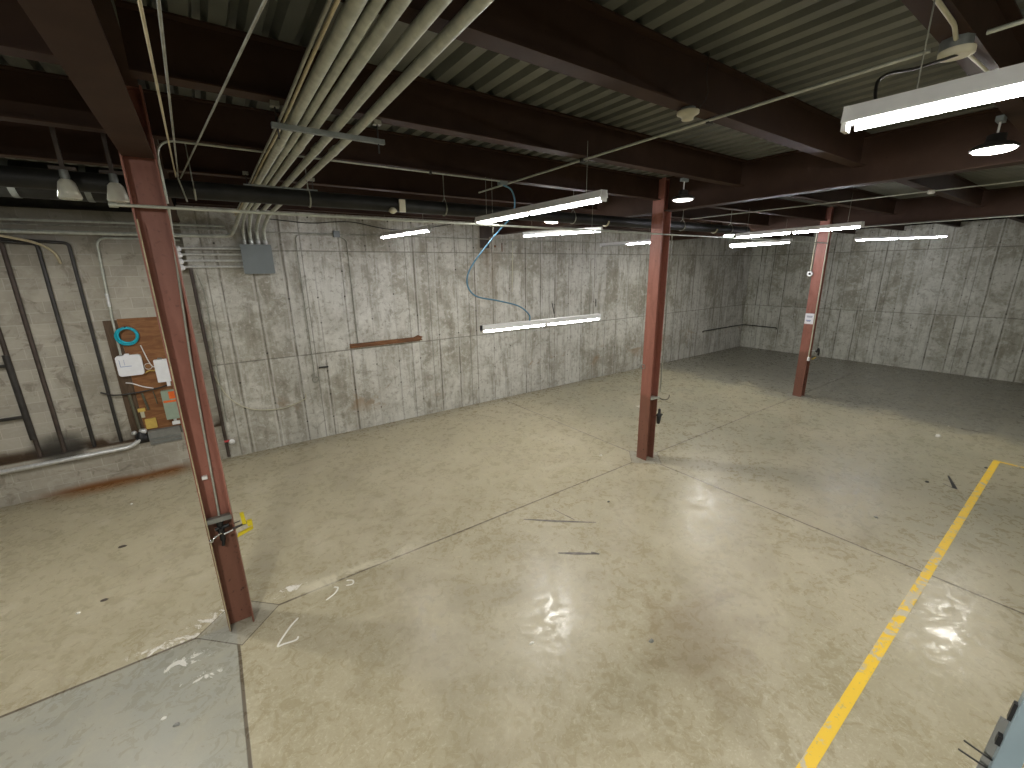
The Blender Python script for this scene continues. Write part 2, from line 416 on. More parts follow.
M['lens_dim'] = glow('weak_lamp_lens', (1., .98, .92), 2.2)
M['lens_strong'] = glow('strong_lamp_lens', (1., .98, .92), LAMP_E*2.0)
M['tube'] = glow('lit_tube', (1., .985, .97), TUBE_E*.4)
M['tube_cool'] = glow('lit_cool_tube', (.90, .90, 1.), TUBE_E)
M['tube_off'] = paint('unlit_tube', (.42,.43,.40), .35, .05)

# ------------------------------------------------------------------ the room
XL, XR, YF, YB = -8., 22.5, -5.5, 11.12
CX = (-.29, 7.35, 15.07); CY = 5.40
ZG, ZB, ZT = 5.07, 5.28, 5.65            # girder bottom, beam bottom, top of steel
struct('floor', MB().box((XL-.3, YF-.3, -.2), (XR+.3, YB+.6, 0)), M['floor'])
# corrugated deck, ribs along Y
prof = []; x = XL - .3; p = .203
while x < XR + .3:
    prof += [(x, ZT+.075), (x+.045, ZT+.075), (x+.075, ZT), (x+.173, ZT)]; x += p
mb = MB(); vs = []; fs = []
for i, (a, b) in enumerate(prof): vs += [(a, YF-.3, b), (a, YB+.6, b), (a, YF-.3, b+.012), (a, YB+.6, b+.012)]
for i in range(len(prof)-1):
    k = 4*i; fs += [(k, k+1, k+5, k+4), (k+2, k+6, k+7, k+3)]
mb.add(vs, fs); mb.box((XL-.3, YF-.3, ZT+.09), (XR+.3, YB+.6, ZT+.3))
struct('ceiling', mb, M['deck'])
WX = -.2                                   # where block wall meets cast wall
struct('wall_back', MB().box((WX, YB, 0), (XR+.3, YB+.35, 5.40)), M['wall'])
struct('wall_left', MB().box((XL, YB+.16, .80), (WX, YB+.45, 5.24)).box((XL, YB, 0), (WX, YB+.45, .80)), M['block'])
struct('wall_right', MB().box((XR, YF, 0), (XR+.3, YB, 5.46)), M['wall_r'])
struct('wall_front', MB().box((XL, YF-.25, 0), (XR, YF, 5.65)), M['wall_r'])
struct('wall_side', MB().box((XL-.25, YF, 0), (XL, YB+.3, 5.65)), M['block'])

def ibeam(a, b, zb, zt, w, tw, tf):
    """I-section between two plan points"""
    a = Vector((*a, 0)); b = Vector((*b, 0)); d = (b-a).normalized(); n = Vector((-d.y, d.x, 0)); h = w/2; t = tw/2
    pr = [(-h,zb),(h,zb),(h,zb+tf),(t,zb+tf),(t,zt-tf),(h,zt-tf),(h,zt),(-h,zt),(-h,zt-tf),(-t,zt-tf),(-t,zb+tf),(-h,zb+tf)]
    return MB().prism(pr, lambda p, e: (b if e else a) + n*p[0] + Vector((0,0,p[1])))
gl = (('dark red steel girder overhead running from the nearest column toward the camera', 'dark red steel girder from the nearest column back to the wall'),
      ('dark red steel girder from the middle column toward the viewer\'s side', 'dark red steel girder from the middle column back to the long wall'),
      ('dark red steel girder from the farthest column toward the viewer\'s side', 'dark red steel girder from the farthest column back to the long wall'))
for X, l in zip(CX, gl):
    for y0, y1, ll in ((YF+.02, CY-.127, l[0]), (CY+.127, YB-.16, l[1])):
        tag(put('steel_girder', ibeam((X, y0), (X, y1), ZG, ZT-.002, .225, .014, .02), M['beam']), ll, 'girder', 'steel girders on the columns')
BY = (.84, 2.33, 3.88, 5.42, 6.97, 8.5, 9.85)
ORD = ('seventh','sixth','fifth','fourth','third','second','first')
BAYS = ((XL+.02, CX[0]-.128, 'left of the nearest girder', (2,3,4)),
        (CX[0]+.128, CX[1]-.128, 'between nearest and middle girders', range(7)),
        (CX[1]+.128, CX[2]-.128, 'between middle and farthest girders', range(7)),
        (CX[2]+.128, XR-.02, 'between last girder and end wall', range(7)))
for x0, x1, where, ks in BAYS:
    for k in ks:
        tag(put('steel_beam', ibeam((x0, BY[k]), (x1, BY[k]), ZB, ZT-.003, .140, .011, .013), M['beam']),
            f'red steel beam {where}, {ORD[k]} from the long wall', 'beam', 'steel beams under the deck')
tag(put('steel_ledger', MB().box((WX+.02, YB+.02, 5.405), (XR-.02, YB+.18, 5.425)).box((WX+.02, YB+.16, 5.425), (XR-.02, YB+.18, ZT-.003)), M['beam']),
    'dark red steel ledger along the top of the long concrete wall', 'ledger')
tag(put('steel_ledger', MB().box((XL+.02, YB+.17, 5.245), (WX, YB+.33, 5.265)).box((XL+.02, YB+.31, 5.265), (WX, YB+.33, ZT-.003)), M['iron']),
    'black steel ledger along the top of the block wall', 'ledger')

def column(X, label):
    t = thing('steel_column', label, 'column', (X, CY, 0), 'steel columns along the joint')
    h, w = .127, .125; tf, tw = .015, .010
    put('shaft', MB().box((X-h, CY-w, .0), (X-h+tf, CY+w, ZT-.014)).box((X+h-tf, CY-w, .0), (X+h, CY+w, ZT-.014)).box((X-h+tf, CY-tw/2, .0), (X+h-tf, CY+tw/2, ZT-.014)), M['column'], t)
    put('cap_plate', MB().box((X-.128, CY-.126, ZT-.014), (X+.128, CY+.126, ZT-.001)), M['column'], t)
    return t
c1 = column(CX[0], 'nearest red steel column with a yellow clamp low on its right edge')
c2 = column(CX[1], 'middle red steel column with a small shelf and hanging black coupling')
c3 = column(CX[2], 'farthest red steel column with a white paper sign on its face')

# ------------------------------------------------------------------ overhead pipes and conduits
def pipe(name, pts, r, m, label, cat, group=None, n=12):
    return tag(put(name, MB().tube(pts, r, n), m), label, cat, group)
t = thing('drain_pipe', 'long black drain pipe slung under the girders behind the columns', 'pipe', (0, 6.0, 4.94))
put('pipe', MB().tube([(XL+.05, 6., 4.94), (11.6, 6., 4.94)], .09, 20).tube([(11.6,6.,4.94),(11.75,6.,4.94)], [.10,.10], 20), M['duct'], t)
for X in (-2.2, .08, 1.22, 3.05, 5.6, 8.9, 10.9):
    pts = [(X, 6.0-.095*math.cos(a), 4.94-.095*math.sin(a)) for a in [k*PI/8 for k in range(9)]]
    b = put('hanger', MB().tube(pts, .010, 6).tube([(X,5.905,4.94),(X,5.92,5.0),(X,5.98,5.08),(X,5.98,ZT)], .006, 6).tube([(X,6.095,4.94),(X,6.08,5.0),(X,5.98,5.08)], .006, 6), M['galv_dark'], t)
for X in (6.45, 10.2):
    put('strap', MB().tube([(X+.03*k/8, 6.0-.098*math.cos(a), 4.94-.098*math.sin(a)) for k, a in enumerate([.2+k*PI/10 for k in range(9)])], .018, 6), M['cream'], t)
t = thing('air_duct', 'large dark wrapped duct at upper left, ending at the nearest girder', 'duct', (-2, 7.8, 5.17))
put('duct', MB().tube([(XL+.05, 7.75, 5.18), (-.46, 7.75, 5.18)], .205, 28), M['duct'], t)
for X in (-1.62, -.98):
    put('band', MB().tube([(X-.03, 7.75, 5.18), (X+.03, 7.75, 5.18)], .21, 28), M['strut'], t)
put('hanger', MB().box((-1.95, 7.72, 5.39), (-1.9, 7.78, ZT)), M['strut'], t)
for X, l in ((-.86, 'unlit prismatic glass lamp farther from the nearest column, by the duct'), (-.53, 'unlit prismatic glass lamp close beside the nearest column, by the duct')):
    Y = 5.7
    t = thing('glass_lamp', l, 'lamp', (X, Y, 5.0), 'unlit glass lamps by the duct')
    put('bracket', MB().box((X-.09, Y-.02, 4.985), (X+.09, Y+.02, 5.01)).box((X-.015, Y-.02, 5.01), (X+.015, Y+.02, ZT-.001)), M['ironbrown'], t)
    put('socket', MB().lathe((X, Y, 4.985), (0,0,-1), [(.03,0),(.035,.05),(.03,.08)], 14), M['strut'], t)
    put('glass_shade', MB().lathe((X, Y, 4.905), (0,0,-1), [(.04,0),(.06,.025),(.07,.08),(.085,.15),(.075,.165)], 18), M['glass'], t)
# conduit bundle on its trapezes
zc = 5.185
spec = [(1.23, .034), (1.075, .034), (.925, .034), (.84, .026), (.76, .036)]
names = ('first', 'second', 'third', 'fourth', 'fifth')
lab = ('fat grey overhead conduit on the far right of the bundle of five',
       'fat grey overhead conduit second from the right in the bundle',
       'fat grey overhead conduit in the middle of the bundle',
       'thinner grey overhead conduit between two fat ones in the bundle',
       'fat grey overhead conduit leftmost in the bundle, turning left at the wall')
bx = (1.235, 1.10, .97, .85)
for k, (X, r) in enumerate(spec):
    if k < 4:
        e = bx[k]
        pts = fil([(X, -4.5, zc+.06), (X, 1.9, zc+.045), (X, 3.9, zc), (X, 9.7, zc-.03), (e, 10.6, zc-.12), (e, 10.98, zc-.22), (e, 11.0, 4.68)], .18)
    else:
        pts = fil([(X, -4.5, zc+.06), (X, 1.9, zc+.045), (X, 3.9, zc), (X, 9.8, zc-.03), (.70, 10.7, 4.98), (.62, 10.98, 4.83), (-.18, 11.02, 4.83), (-3.2, 11.05, 4.83)], .16)
    t = thing('conduit', lab[k], 'conduit', (X, 0, zc), 'overhead conduit bundle')
    put('run', MB().tube(pts, r, 14), M['galv'], t)
    for Y in (4.6, -.6):
        zz = zc if Y > 0 else zc+.052
        put('coupling', MB().tube([(X, Y, zz), (X, Y+.12+.03*k, zz)], r*1.18, 14), M['galv'], t)
    if k < 4:
        put('end_fitting', MB().lathe((e, 11.0, 4.80), (0,0,-1), [(r*1.05,0),(r*1.1,.03),(r*1.3,.04),(r*1.3,.1),(r*1.1,.11),(r*1.1,.125)], 14), M['bright'], t)
for Y, l, dx in ((3.9, 'near steel trapeze strut under the five conduits', 0), (6.55, 'far steel trapeze strut under the conduits, behind the drain pipe', 0)):
    t = thing('trapeze_hanger', l, 'hanger', (1., Y, 5.12), 'trapeze struts under the conduit bundle')
    z0 = 5.102
    put('strut', MB().box((.60, Y-.02, z0), (1.45, Y+.02, z0+.036)), M['strut'], t)
    for X in (.64, 1.40):
        put('rod', MB().tube([(X, Y, z0-.07), (X, Y, ZB+.0)], .006, 6), M['iron'], t)
        put('rod_clamp', MB().box((X-.03, Y-.03, ZB-.035), (X+.03, Y+.03, ZB-.001)), M['galv_dark'], t)
for k, (dx, m, l) in enumerate(((-.055, 'creamcable', 'cream cable running along the left side of the conduit bundle'), (-.075, 'galv_dark', 'grey cable strapped against the cream one by the conduits'))):
    X = .75 + dx - .01*k
    pipe('cable', smooth([(X, -4, zc+.06), (X-.01, 0., zc+.045), (X-.015, 2.2, zc+.02), (X-.01, 3.9, zc-.03), (X, 5.5, zc-.02), (X+.01, 8., zc-.04), (X, 9.9, zc-.05)]), .010, M[m], l, 'cable', None, 6)
# pull box and its conduits on the long wall
t = thing('pull_box', 'square grey steel pull box on the wall below the conduit bundle', 'box', (1.03, 11.0, 4.08))
put('body', MB().rbox((.76, 10.93, 4.08), (1.32, YB-.001, 4.67), .012), M['greybox'], t)
put('cover', MB().rbox((.75, 10.915, 4.07), (1.33, 10.93, 4.675), .015), M['greybox'], t)
for k, z in enumerate((4.59, 4.47, 4.345, 4.225)):
    l = ('topmost', 'second from top', 'third from top', 'lowest')[k] + ' of four level conduits left of the grey pull box'
    t = thing('conduit', l, 'conduit', (.2, 11.05, z), 'four level conduits beside the pull box')
    put('run', MB().tube([(.76, 11.05, z), (-.28, 11.05, z)], .022, 10), M['bright'], t)
    put('end_cap', MB().lathe((-.26, 11.05, z), (-1,0,-.25), [(.028,0),(.05,.01),(.058,.05),(.058,.10),(.04,.15)], 14), M['white'], t)
pipe('conduit', [(-3.3, 11.2, 5.03), (.55, 11.04, 5.03)], .020, M['galv'], 'upper of two thin conduits high across the block wall', 'conduit', 'thin conduits high on the block wall')
pipe('conduit', [(-3.3, 11.2, 4.96), (.55, 11.05, 4.96)], .014, M['galv_dark'], 'lower, duller of two thin conduits high across the block wall', 'conduit', 'thin conduits high on the block wall')
t = thing('wall_conduit', 'thin conduit along the long wall with a small box', 'conduit', (2.76, 11.09, 4.9))
put('run', MB().tube([(1.3, 11.09, 4.95), (2.7, 11.09, 4.95)], .012, 8).tube([(2.82, 11.09, 4.95), (13.2, 11.09, 4.94)], .012, 8), M['galv_dark'], t)
put('box', MB().rbox((2.69, 11.04, 4.88), (2.83, YB-.001, 5.02), .01), M['greybox'], t)
put('left_drop', MB().tube(fil([(2.69, 11.09, 4.92), (1.86, 11.09, 4.92), (1.86, 11.09, 1.62)], .14), .011, 8).torus((1.87, 11.10, 1.53), (0,1,0), .07, .012, 18, 6), M['galv_dark'], t)
put('right_drop', MB().tube(fil([(2.80, 11.09, 4.9), (2.98, 11.09, 4.84), (2.98, 11.09, 2.3)], .12), .012, 8), M['galv_dark'], t)
# long runs
t = thing('conduit', 'thin conduit crossing the front of all columns below the girders', 'conduit', (0, 5.24, 4.66))
put('run', MB().tube([(-.52, 5.24, 4.66), (14.9, 5.24, 4.66)], .014, 8), M['galv'], t)
put('end_cap', MB().tube([(-.56, 5.24, 4.66), (-.50, 5.24, 4.66)], .024, 10), M['galv'], t)
t = thing('conduit', 'thin conduit curving off the nearest column along a beam', 'conduit', (1, 5.36, 5.24))
put('run', MB().tube(fil([(-.15, 5.27, 4.70), (-.15, 5.30, 5.24), (.2, 5.345, 5.255), (3.72, 5.345, 5.255)], .18, 8), .010, 8), M['galv'], t)
for X in (1.0, 2.55): put('clip', MB().box((X-.015, 5.325, 5.24), (X+.015, 5.365, ZB)), M['iron'], t)
t = thing('conduit', 'thin conduit running down the web of the nearest column', 'conduit', (-.24, 5.37, 3))
put('run', MB().tube(fil([(-.15, 5.24, 4.66), (-.16, 5.33, 4.55), (-.235, 5.372, 3.2), (-.285, 5.372, 1.36)], .1), .011, 8), M['galv'], t)
put('screw_box', MB().cbox((-.335, 5.372, 1.93), (.05, .04, .035)), M['white'], t)
pipe('conduit', [(-.395, 5.262, 4.55), (-.405, 5.262, .02)], .006, M['creamcable'], 'thin cream conduit on the left edge of the nearest column', 'conduit')
t = thing('conduit', 'long thin conduit running from ceiling box to beam, near high bays', 'conduit', (3.75, 2, ZB-.02))
put('run', MB().tube([(3.73, .95, ZB-.016), (3.84, 6.3, ZB-.016)], .0125, 8).tube([(3.72, .72, ZB-.016), (3.62, -4.5, ZB-.016)], .0125, 8), M['galv'], t)
for Y in (2.36, 3.9): put('clip', MB().box((3.75, Y-.015, ZB-.04), (3.81, Y+.015, ZB)), M['iron'], t)
t = thing('conduit', 'thin conduit under the beams beyond the middle column', 'conduit', (9.8, 3, ZB-.02))
put('run', MB().tube([(10.65, -1.0, ZB-.016), (10.6, 6.9, ZB-.016)], .012, 8), M['galv'], t)
put('box', MB().lathe((10.64, 2.3, ZB-.001), (0,0,-1), [(.05,0),(.05,.05),(.03,.06)], 14), M['white'], t)
pipe('conduit', [(15.28, -3., ZG-.016), (15.24, 5.2, ZG-.016)], .014, M['galv'], 'pale conduit under the farthest girder, above the end wall', 'conduit')
for (p, q), l in zip((((-.02, 2.0, 4.90), (-.055, 5.9, 5.04)), ((.03, 2.0, 4.92), (-.035, 5.9, 5.05)), ((.35, 2.0, 5.01), (-.02, 5.9, 5.03))),
                     ('left of two cords running together to the drain pipe by the nearest column', 'right of two cords running together to the drain pipe by the nearest column', 'single slanting grey cord crossing to the drain pipe near the bundle')):
    p = Vector(p); q = Vector(q)
    pipe('hanging_cord', [p + (p-q)*.25, q], .006, M['creamcable'] if l[0] == 'l' else M['galv_dark'], l, 'cord', None, 6)
pipe('hanging_cord', [(-.05, 5.86, 5.08), (.0, 5.86, 4.80)], .008, M['galv_dark'], 'short cord tail hanging from the drain pipe by the nearest column', 'cord', None, 6)
pipe('cable', smooth([(1.4, 11.08, 5.22), (2.2, 11.06, 5.17), (2.75, 11.06, 5.22), (3.2, 11.06, 5.23), (3.9, 11.06, 5.12), (4.5, 11.06, 5.10), (5.1, 11.06, 5.18), (5.8, 11.06, 5.30)]), .009, M['black'], 'black cable sagging along the top of the long wall', 'cable', None, 6)
t = thing('drain_sensor', 'small cream sensor hanging under the drain pipe near the high bays', 'sensor', (2.3, 5.88, 4.85))
put('cap', MB().lathe((2.24, 5.92, 4.865), (0,0,-1), [(.02,-.03),(.05,0),(.055,.02),(.03,.04),(.01,.05)], 14), M['cream'], t)
put('bracket', MB().box((2.33, 5.88, 4.84), (2.41, 5.912, 5.0)), M['cream'], t)

# ------------------------------------------------------------------ ceiling devices
def detector(loc, label):
    x, y, z = loc
    t = thing('smoke_detector', label, 'smoke detector', loc, 'round cream detectors under the beams')
    put('base', MB().lathe(loc, (0,0,-1), [(.055,0),(.055,.025)], 20), M['strut'], t)
    put('dome', MB().lathe((x,y,z-.025), (0,0,-1), [(.085,0),(.085,.018),(.06,.03),(.045,.045),(.045,.06),(.02,.066)], 22), M['cream'], t)
    return t
d = detector((3.39, 2.31, ZB), 'round cream smoke detector under a beam in front of the middle column')
put('wire', MB().tube(smooth([(3.45, 2.26, ZB-.01), (3.48, 2.21, ZB+.08), (3.43, 2.2, ZB+.2), (3.44, 2.2, ZT-.02)]), .004, 6), M['ironbrown'], d)
t = thing('junction_box', 'dark octagonal junction box with cream cover on a beam at upper right', 'box', (3.74, .84, ZB-.03))
put('body', MB().lathe((3.73, .84, ZB-.001), (0,0,-1), [(.075,0),(.075,.055)], 8), M['strut'], t)
put('cover', MB().lathe((3.73, .83, ZB-.056), (0,0,-1), [(.08,0),(.08,.03),(.06,.036)], 18), M['cream'], t)
put('stub', MB().tube(fil([(3.73, .84, ZB-.02), (3.45, .80, ZB-.02), (2.6, .79, ZB-.02)], .05), .011, 8).tube([(3.79, .83, ZB-.03), (4.5, .80, ZB-.03)], .009, 8), M['cream'], t)
pipe('cable', smooth([(3.72, .82, ZB-.085), (3.52, .86, 5.13), (3.30, .90, 5.06), (3.10, .93, 5.01), (2.95, .93, 4.95), (2.83, .90, 4.87), (2.74, .86, 4.775)]), .008, M['black'], 'black cable drooping from the junction box to the nearest strip light', 'cable', None, 6)

# high bay lamps: one lamp with its parts, then copies
def high_bay(loc, label, lens):
    x, y, z = loc
    t = thing('high_bay_lamp', label, 'lamp', loc, 'round high bay lamps')
    put('housing', MB().lathe((x,y,z), (0,0,1), [(.150,.0),(.158,.004),(.155,.02),(.12,.045),(.075,.06),(.065,.065),(.062,.12),(.03,.13)], 32), M['iron'], t)
    put('lens', MB().lathe((x,y,z-.002), (0,0,1), [(.138,.001),(.134,-.008),(.11,-.018),(.05,-.023)], 32), lens, t)
    put('stem', MB().tube([(x,y,z+.13),(x,y,ZB-.03)], .008, 8), M['white'], t)
    put('mount', MB().cbox((x,y,ZB-.02), (.14,.05,.04)), M['greybox'], t)
    return t
hb = high_bay((6.15, 7.2, 5.02), 'bright high bay lamp above the cool strip light, before the long wall', M['lens'])
G = 'round high bay lamps'
copy_tree(hb, (5.95, .93, 5.02), 'blazing high bay lamp at upper right, right of the long strip light', G)
copy_tree(hb, (14.0, 7.7, 5.02), 'bright high bay lamp at the left tip of the far strip light', G)
for p in ((14.0, .95, 5.02),):
    copy_tree(hb, p, 'round high bay lamp hung beyond the right edge of the picture', G)
for p in ((-2.2, 7.4, 5.02), (2.1, -2.1, 5.02)):  # first inferred from a column's shadow; second added to brighten the near floor
    copy_tree(hb, p, 'unseen round high bay lamp outside the picture', G)
for p in ((-1.7, .95, 5.02),):
    high_bay(p, 'strong high bay lamp hung outside the picture', M['lens_strong'])
high_bay((5.87, 3.97, 5.0), 'weakly lit high bay lamp just right of the middle column', M['lens_dim'])

def strip(a, b, label, lit=(1,1), m='tube', hang=True, top=ZB):
    a = Vector(a); b = Vector(b); c = (a+b)/2; d = (b-a).normalized(); n = d.cross(Vector((0,0,1))).normalized(); up = n.cross(d)
    t = thing('strip_light', label, 'strip light', c, 'strip lights hung under the ceiling')
    L = (b-a).length/2
    pr = [(-.035,.075),(.035,.075),(.05,.012),(.05,.004),(-.05,.004),(-.05,.012)]
    put('housing', MB().prism(pr, lambda p, e: c + d*(L if e else -L) + n*p[0] + up*p[1]), M['white'], t)
    for e, k in ((-1, 0), (1, 1)):
        p0 = c + d*(e*.04*L/1.2) - up*.016; p1 = c + d*(e*(L-.05)) - up*.016
        put('tube', MB().tube([p0, p1], .0165, 12), M[m] if lit[k] else M['tube_off'], t)
        put('end_plate', MB().prism([(-.04,.075),(.04,.075),(.035,-.03),(-.035,-.03)], lambda p, q: c + d*(e*(L-.02+.02*q)) + n*p[0] + up*p[1]), M['white'], t)
        if hang:
            q = c + d*(e*(L-.25)) + up*.075
            put('chain', MB().tube([q, (q.x, q.y, top)], .003, 5), M['galv_dark'], t)
    return t
strip((3.36, 5.58, 4.72), (3.34, 3.13, 4.72), 'long warm strip light with the blue cable, in front of the middle column')
strip((3.22, 5.35, 3.20), (5.69, 5.35, 3.20), 'lowest-hung strip light, level in front of the long wall')
strip((3.48, 10.0, 4.83), (3.52, 7.55, 4.79), 'strip light nearest the grey pull box, before the long wall', m='tube_cool')
strip((6.75, 9.0, 4.89), (7.38, 6.95, 4.87), 'cool strip light just under the bright high bay, before the wall', m='tube_cool')
strip((10.9, 10.3, 4.78), (11.05, 8.25, 4.80), 'half-lit strip light partly hidden by the middle column', lit=(0,1), m='tube_cool')
strip((10.10, 5.36, 4.70), (9.58, 2.88, 4.70), 'long cool strip light before the farthest column\'s top', m='tube_cool')
strip((14.3, 7.75, 4.68), (13.2, 5.5, 4.68), 'short-looking cool strip light below the longer one, facing the far corner', m='tube_cool')
strip((18.6, 5.75, 4.87), (19.5, 3.6, 4.87), 'farthest cool strip light, in front of the end wall', m='tube_cool')
strip((2.66, .95, 4.70), (2.80, -1.45, 4.70), 'biggest strip light, running off the right edge of the picture')
strip((-1.9, 5.6, 4.85), (-4.2, 5.6, 4.85), 'added strip light, unseen beyond the left edge of the picture', m='tube_cool')  # added out of view to even out the light at left
t = thing('blue_cable', 'blue cable looping from the long strip light down to the low one', 'cable', (3.5, 5.35, 4))
put('cable', MB().tube(smooth([(3.66, 5.345, 5.21), (3.80, 5.35, 5.16), (3.86, 5.35, 5.0), (3.82, 5.37, 4.82), (3.62, 5.4, 4.62), (3.30, 5.37, 4.33), (3.06, 5.35, 4.06), (3.02, 5.35, 3.86), (3.16, 5.35, 3.70), (3.52, 5.35, 3.62), (3.90, 5.35, 3.52), (4.10, 5.35, 3.38), (4.12, 5.35, 3.275)]), .0115, 8), M['bluecable'], t)
put('box', MB().cbox((3.66, 5.36, 5.235), (.12, .08, .05)), M['greybox'], t)

# ------------------------------------------------------------------ things on the columns
X = CX[0]
t = thing('air_outlet', 'air drop on the nearest column: shelf plate, black valve, chrome knob', 'air outlet', (X, 5.3, 1.3))
put('shelf_plate', MB().prism([(X-.122, 5.275),(X-.05, 5.275),(X+.06, 5.275),(X+.122, 5.275),(X+.108, 5.392),(X-.108, 5.392)], lambda p, e: (p[0], p[1], 1.455+.012*e - (p[1]-5.28)*.25)).box((X-.122, 5.268, 1.415), (X+.122, 5.278, 1.465)), M['greypan'], t)
put('valve', MB().tube([(X+.0, 5.33, 1.40), (X+.0, 5.33, 1.16)], [.035, .028], 12).tube([(X-.05, 5.32, 1.31), (X+.08, 5.31, 1.33)], .022, 10).lathe((X, 5.33, 1.3), (0,-1,0), [(.03,0),(.035,.04),(.02,.06)], 12).tube([(X+.02, 5.33, 1.25), (X-.01, 5.31, 1.10)], .018, 8), M['black'], t)
put('knob', MB().tube([(X, 5.29, 1.27), (X-.09, 5.27, 1.235)], .008, 8).lathe((X-.1, 5.25, 1.23), (0,-1,0), [(.01,-.02),(.024,-.005),(.024,.012),(.012,.022)], 12), M['chrome'], t)
put('lever', MB().tube([(X+.02, 5.26, 1.26), (X+.11, 5.25, 1.285)], .009, 8), M['bright'], t)
t = thing('yellow_clamp', 'yellow steel clamp gripping the right edge of the nearest column', 'clamp', (X+.2, 5.27, 1.3))
put('upright_jaw', MB().prism([(X+.205,1.315),(X+.245,1.305),(X+.235,1.455),(X+.198,1.455)], lambda p, e: (p[0], 5.255+.025*e, p[1])), M['yellow'], t)
put('lower_bar', MB().prism([(X+.135,1.185),(X+.295,1.235),(X+.30,1.265),(X+.15,1.225)], lambda p, e: (p[0], 5.23+.03*e, p[1])), M['yellow'], t)
put('end_block', MB().cbox((X+.275, 5.275, 1.30), (.05, .05, .06)), M['yellow'], t)
put('screw', MB().tube([(X+.11, 5.27, 1.29), (X+.26, 5.27, 1.315)], .013, 8).tube([(X+.128, 5.25, 1.36), (X+.19, 5.25, 1.37)], .006, 6), M['iron'], t)
t = thing('red_tap', 'small red and white tap low on the wall edge behind the nearest column', 'tap', (-.14, 11.05, .42))
put('body', MB().tube([(-.20, 11.06, .43), (-.08, 11.06, .41)], .03, 10), M['redval'], t)
put('handle', MB().lathe((-.06, 11.03, .40), (0,-1,0), [(.02,0),(.06,.01),(.06,.03),(.02,.04)], 14), M['white'], t)
pipe('wall_pipe', fil([(-.17, 11.07, 4.2), (-.17, 11.07, .05)], .05), .032, M['ironbrown'], 'dark pipe down the joint where block wall meets cast wall', 'pipe')
pipe('cable', smooth([(-.09, 11.09, 4.15), (-.02, 11.09, 3.6), (-.05, 11.09, 2.6), (-.07, 11.09, 1.9), (-.09, 11.09, .9)]), .010, M['galv_dark'], 'grey cable down the wall just right of the dark corner pipe', 'cable', None, 6)
X = CX[1]
t = thing('air_outlet', 'air drop beside the middle column: thin pipe, shelf, hook and coupling', 'air outlet', (X+.17, 5.2, 1.4))
put('pipe', MB().tube([(X+.175, 5.26, 4.64), (X+.175, 5.26, 1.50)], .013, 8).tube([(X+.14, 5.30, 1.72), (X+.14, 5.30, 1.05), (X+.17, 5.26, 1.02)], .009, 8), M['galv_dark'], t)
put('shelf_plate', MB().prism([(X-.11, 5.27),(X+.16, 5.24),(X+.17, 5.30),(X+.108, 5.39),(X-.108, 5.39)], lambda p, e: (p[0], p[1], 1.375+.035*e)), M['galv'], t)
put('hook', MB().tube(smooth([(X+.15, 5.25, 1.38), (X+.25, 5.22, 1.33), (X+.36, 5.20, 1.325), (X+.40, 5.19, 1.37), (X+.405, 5.19, 1.42)]), .010, 8), M['ironbrown'], t)
put('coupling', MB().tube([(X+.19, 5.25, 1.13), (X+.19, 5.25, 1.02), (X+.19, 5.25, 1.0), (X+.18, 5.25, .86), (X+.18, 5.25, .80)], [.026, .03, .055, .045, .03], 12).tube([(X+.11, 5.25, 1.0), (X+.27, 5.24, .99)], .024, 8), M['black'], t)
tag(put('column_ring', MB().torus((X-.132, 5.50, 2.06), (1,0,0), .045, .009, 20, 6), M['greypan']), 'faint grey ring mark on the left face of the middle column', 'ring')
X = CX[2]
t = thing('paper_sign', 'white paper sign taped to the farthest column', 'sign', (X-.13, 5.4, 2.45))
b = put('sheet', MB().box((X-.131, 5.28, 2.31), (X-.128, 5.52, 2.63)), M['paper'], t)
for k, (z, y0, y1, m) in enumerate(((2.55,5.32,5.48,'ink'),(2.52,5.33,5.47,'ink'),(2.42,5.35,5.48,'blueink'),(2.39,5.36,5.46,'ink'))):
    put('print', MB().box((X-.1325, y0, z-.010), (X-.131, y1, z+.010)), M[m], b)
t = thing('outlet_conduit', 'pale conduit down the farthest column\'s near edge to a small outlet', 'conduit', (X-.13, 5.26, 3))
put('run', MB().tube([(X-.12, 5.255, 5.05), (X-.12, 5.255, 1.28)], .017, 8), M['cream'], t)
put('outlet', MB().rbox((X-.17, 5.22, 1.18), (X-.09, 5.27, 1.30), .01), M['white'], t)
t = thing('cord_reel', 'small white ring hanging on a cord at the farthest column\'s left edge', 'ring', (X-.15, 5.6, 3.75))
put('cord', MB().tube([(X-.14, 5.56, ZG), (X-.14, 5.57, 3.86)], .013, 6), M['cream'], t)
put('ring', MB().torus((X-.15, 5.57, 3.80), (1,0,0), .055, .028, 20, 8), M['white'], t)
put('hub', MB().lathe((X-.14, 5.57, 3.80), (-1,0,0), [(.03,0),(.03,.02)], 12), M['black'], t)
t = thing('air_outlet', 'air drop on the farthest column with a hook and yellow fitting', 'air outlet', (X+.2, 5.25, 1.4))
put('arm', MB().tube([(X+.10, 5.26, 1.47), (X+.22, 5.24, 1.47)], .016, 8), M['white'], t)
put('hook', MB().tube(smooth([(X+.28, 5.2, 1.42), (X+.40, 5.2, 1.50), (X+.46, 5.2, 1.40), (X+.45, 5.2, 1.28)]), .03, 8).tube([(X+.22, 5.24, 1.47), (X+.28, 5.2, 1.42)], .012, 8), M['iron'], t)
put('fitting', MB().tube([(X+.14, 5.24, 1.20), (X+.32, 5.22, 1.24)], .022, 8), M['yellowpl'], t)

